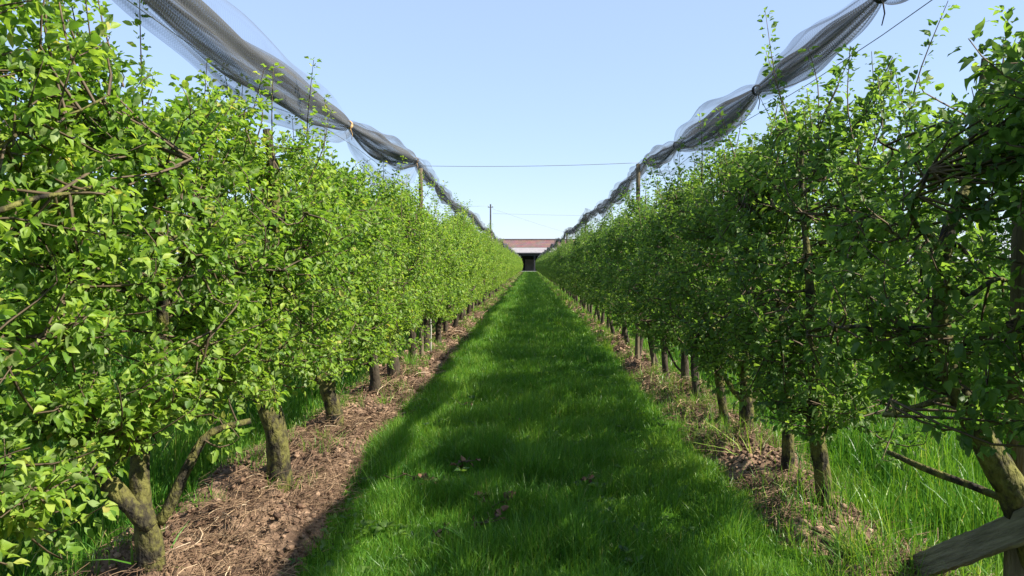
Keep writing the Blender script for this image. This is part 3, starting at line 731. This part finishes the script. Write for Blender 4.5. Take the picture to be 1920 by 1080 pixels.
# brace plank
p0 = Vector((1.93, 3.86, -.02)); p1 = Vector((1.905, 2.60, .76)); ax_ = (p1 - p0); ln = ax_.length; ax_.normalize()
nx_ = Vector((-1, 0, .12)); nx_ = (nx_ - ax_ * nx_.dot(ax_)).normalized(); up_ = nx_.cross(ax_)
rotm = [[nx_[k], ax_[k], up_[k]] for k in range(3)]
s = Soup(); rngp = np.random.default_rng(4)
ny_ = 30
ring = []
for k in range(ny_):
    u = (k / (ny_ - 1) - .5) * ln; w = .060 * (1 + .02 * rngp.normal()); h = .016
    ring.append([(a * h, u, b * w) for a, b in ((-1, -.93), (-1, .93), (-.8, 1), (.8, 1), (1, .93), (1, -.93), (.8, -1), (-.8, -1))])
v = np.array(ring).reshape(-1, 3) + rngp.normal(0, .0022, (ny_ * 8, 3)) * [.5, 0, 1]
tt = []
for k in range(ny_ - 1):
    for j in range(8):
        a = k * 8 + j; b = k * 8 + (j + 1) % 8; tt += [(a, b, b + 8), (a, b + 8, a + 8)]
for base in (0, (ny_ - 1) * 8): tt += [(base, base + j, base + j + 1) for j in range(1, 7)]
s.add(v, tt)
pl = link('brace_plank', s.mesh('brace_plank', [M['plank']], False), None, (p0 + p1) / 2)
pl.rotation_euler = Matrix(rotm).to_euler()
tag(pl, 'weathered grey plank slanting from the ground up to the right-edge post', 'plank')

def wire(name, pts, r, label, group=None, mat='wire'):
    s = Soup(); tube(s, pts, r, 5, 0); return tag(link(name, s.mesh(name, [M[mat]])), label, 'wire', group)
xw = np.linspace(-ROWX + .07, ROWX - .07, 21)
wire('cross_wire', np.stack([xw, np.full(21, 12.1), 3.24 + .02 * (xw / 1.8) - .03 * (1 - (xw / 1.8) ** 2)], -1), .0045, 'thin wire stretched across the aisle between the two net posts')
for side in (-1, 1):
    ya = np.arange(-1, 162, 1.0)
    wire('trellis_wire', np.stack([np.full(len(ya), side * (ROWX + .02)), ya, 2.84 + .03 * np.sin(ya)], -1), .0025, 'thin support wire running under the net along the %s row' % ('sunlit' if side < 0 else 'shaded'), 'trellis wires')

# ------------------------------------------------------------------ grass tufts and litter
def tuft(x, y, n, h, w, label, lean=.9, tone=.6):
    s = Soup(); q = rg.normal(0, .035, (n, 2))
    blades(rg, q[:, 0], q[:, 1], np.full(n, -.02), h * (.45 + .6 * rg.random(n)), w * (.7 + .5 * rg.random(n)), np.clip(rg.normal(tone, .15, n), 0, 1), lean=lean, soup=s, droop=.9)
    tag(link('grass_tuft', s.mesh('grass_tuft', [M['grass']]), None, (x, y, float(gz(x, y)) + .02)), label, 'grass tuft', 'grass tufts')
tuft(-1.95, 3.62, 14, .34, .02, 'few broad grey-green blades at the foot of the forked mossy trunk', tone=.5)
tuft(-1.80, 6.45, 38, .22, .009, 'pale grass tuft on the soil before the knobbly leaning trunk', tone=.85)
tuft(1.38, 13.1, 130, .42, .012, 'tall tuft of grass at the aisle edge of the shaded row', lean=.7, tone=.75)
tuft(-1.78, 11.0, 90, .38, .012, 'dense grass tuft beside the dark trunk before the white stake', lean=.8, tone=.6)
tuft(1.78, 5.85, 22, .42, .012, 'arching pale grass blades by the Y-shaped trunk', lean=1.2, tone=.95)
tuft(1.72, 3.9, 120, .34, .007, 'dry yellowish grass tuft at the lower end of the grey plank', lean=1.0, tone=.9)
tuft(-1.62, 8.2, 40, .25, .009, 'small grass tuft beside the outward-bending limb trunk', tone=.7)

def sprig_litter(x, y, ln, rot, nleaf, seed, label):
    rng = np.random.default_rng(seed)
    root = bpy.data.objects.new('pruned_twig', None); C.objects.link(root); root.location = (x, y, float(gz(x, y)) + .07); root.rotation_euler = (0, 0, rot)
    tag(root, label, 'twig', 'dead twigs lying in the aisle grass')
    s = Soup(); pts = np.array([(k / 5 * ln - ln / 2, rng.normal(0, .018), .012 + rng.normal(0, .01)) for k in range(6)])
    tube(s, pts, [.005, .005, .004, .004, .003, .002], 5)
    for k in (2, 3): tube(s, [pts[k], pts[k] + [.05, .06 * (1 if k % 2 else -1), .02]], [.003, .002], 4)
    link('stem', s.mesh('stem', [M['twig']]), root)
    s = Soup(); n = nleaf
    P = pts[rng.integers(1, 6, n)] + rng.normal(0, .018, (n, 3)) * [1, 1, .5]
    leaves(s, rng, P, rng.normal(0, 1, (n, 3)) * [1, 1, .5], np.array([0, 0, 1.0]) + rng.normal(0, .8, (n, 3)), .035 + .03 * rng.random(n), rng.random(n))
    link('dead_leaves', s.mesh('dead_leaves', [M['deadleaf']]), root)
for a in ((-.50, 5.65, .22, .5, 12, 1, 'dead twig with a curled brown leaf clump left of the aisle centre'),
          (-.86, 5.22, .42, -.35, 12, 2, 'long dead twig lying near the left edge of the grass'),
          (-.17, 4.72, .18, 1.2, 9, 3, 'small clump of dead leaves just left of the aisle centre'),
          (-.25, 4.32, .26, 1.0, 14, 4, 'dead leafy twig nearest the bottom centre of the aisle'),
          (-.30, 4.80, .16, 1.6, 7, 5, 'upright dead leaf sprig beside the bottom centre twigs'),
          (-.49, 4.12, .10, .3, 6, 6, 'lone curled dead leaf clump low in the aisle, left of the others'),
          (-.70, 8.05, .30, -.9, 6, 7, 'slender bare twig farther up the left half of the aisle'),
          (.41, 5.25, .09, .2, 5, 8, 'single small dead leaf clump on the right half of the aisle'),
          (-.15, 7.3, .10, .2, 6, 9, 'small dead leaf clump midway up the aisle centre')):
    sprig_litter(*a)

# ------------------------------------------------------------------ barn and utility pole at the end
BY = 172.0
barn = bpy.data.objects.new('barn', None); C.objects.link(barn); barn.location = (1.0, BY, 0)
tag(barn, 'long farm barn with red tiled roof and dark open front beyond the aisle', 'barn')
def bpart(name, fn, mat, parent=barn, smooth=False):
    s = Soup(); fn(s); return link(name, s.mesh(name, [M[mat]], smooth), parent)
W = 34
def roof(s):
    v = [(-W, 4.2, 5.85), (W, 4.2, 5.85), (W, 9.2, 7.75), (-W, 9.2, 7.75), (W, 14.2, 5.85), (-W, 14.2, 5.85)]
    lo = [(a, b, c - .22) for a, b, c in v]
    s.add(v, [(0, 1, 2), (0, 2, 3), (3, 2, 4), (3, 4, 5)]); s.add(lo, [(0, 2, 1), (0, 3, 2), (3, 4, 2), (3, 5, 4)])
    q = v + lo
    s.add(q, [(0, 6, 7), (0, 7, 1), (1, 7, 8), (1, 8, 2), (2, 8, 10), (2, 10, 4), (0, 3, 9), (0, 9, 6), (3, 5, 11), (3, 11, 9), (4, 10, 11), (4, 11, 5)])
bpart('tiled_roof', roof, 'tiles')
bpart('roof_ridge', lambda s: boxes(s, 0, 9.2, 7.82, 2 * W, .7, .34), 'ridge')
bpart('wall', lambda s: [boxes(s, 0, 13.8, 2.7, 2 * W - 1, .4, 5.4), boxes(s, -W + .7, 9, 2.7, .4, 9.2, 5.4), boxes(s, W - .7, 9, 2.7, .4, 9.2, 5.4)], 'barndark')  # wall coloured dark for the shade of the open interior
def lean(s):
    v = np.array([(-W, 0, 4.50), (W, 0, 4.50), (W, 4.6, 5.86), (-W, 4.6, 5.86)]); lo = v - [0, 0, .12]
    s.add(v, [(0, 1, 2), (0, 2, 3)]); s.add(lo, [(0, 2, 1), (0, 3, 2)]); s.add(np.vstack([v, lo]), [(0, 4, 5), (0, 5, 1), (1, 5, 6), (1, 6, 2), (3, 7, 4), (3, 4, 0)])
bpart('porch_roof', lean, 'leanroof')
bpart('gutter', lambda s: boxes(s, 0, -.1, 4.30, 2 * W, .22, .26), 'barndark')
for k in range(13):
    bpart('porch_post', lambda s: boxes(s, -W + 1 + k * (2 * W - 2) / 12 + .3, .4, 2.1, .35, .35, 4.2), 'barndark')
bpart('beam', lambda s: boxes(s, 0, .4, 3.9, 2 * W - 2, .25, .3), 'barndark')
bpart('door', lambda s: [boxes(s, -.9, 13.4, 1.5, 2.2, .2, 3.0)], 'barnwall')
bpart('plinth', lambda s: boxes(s, 0, -.8, .09, 2 * W, 2.6, .22), 'concrete')

up = bpy.data.objects.new('utility_pole', None); C.objects.link(up); up.location = (-7.8, 150, 0)
tag(up, 'slim dark utility pole rising behind the far end of the sunlit row', 'utility pole')
s = Soup(); tube(s, [(0, 0, -.5), (0, 0, 7), (0, 0, 13.9)], [.20, .17, .14], 12); link('shaft', s.mesh('shaft', [M['barndark']]), up)
s = Soup(); boxes(s, 0, 0, 13.3, 1.1, .12, .12); link('crossarm', s.mesh('crossarm', [M['barndark']]), up)
for dx in (-.45, .45):
    s = Soup(); tube(s, [(dx, 0, 13.36), (dx, 0, 13.6)], [.05, .07], 8); link('insulator', s.mesh('insulator', [M['white']]), up)
def sag(a, b, d, n=24):
    t = np.linspace(0, 1, n)[:, None]; p = np.array(a)[None] * (1 - t) + np.array(b)[None] * t; p[:, 2] -= d * 4 * (t[:, 0] * (1 - t[:, 0])); return p
wire('power_line', sag((-7.4, 150, 13.0), (45, 230, 5.0), 1.5), .02, 'faint overhead line sloping down rightward from the utility pole above the barn', 'overhead lines')
wire('power_line', sag((-7.35, 150, 12.0), (90, 165, 11.6), .3), .02, 'faint level overhead line running right from the utility pole', 'overhead lines')
wire('power_line', sag((-8.2, 150, 13.55), (-70, 150, 13.8), .4), .02, 'faint overhead line running left from the utility pole', 'overhead lines')
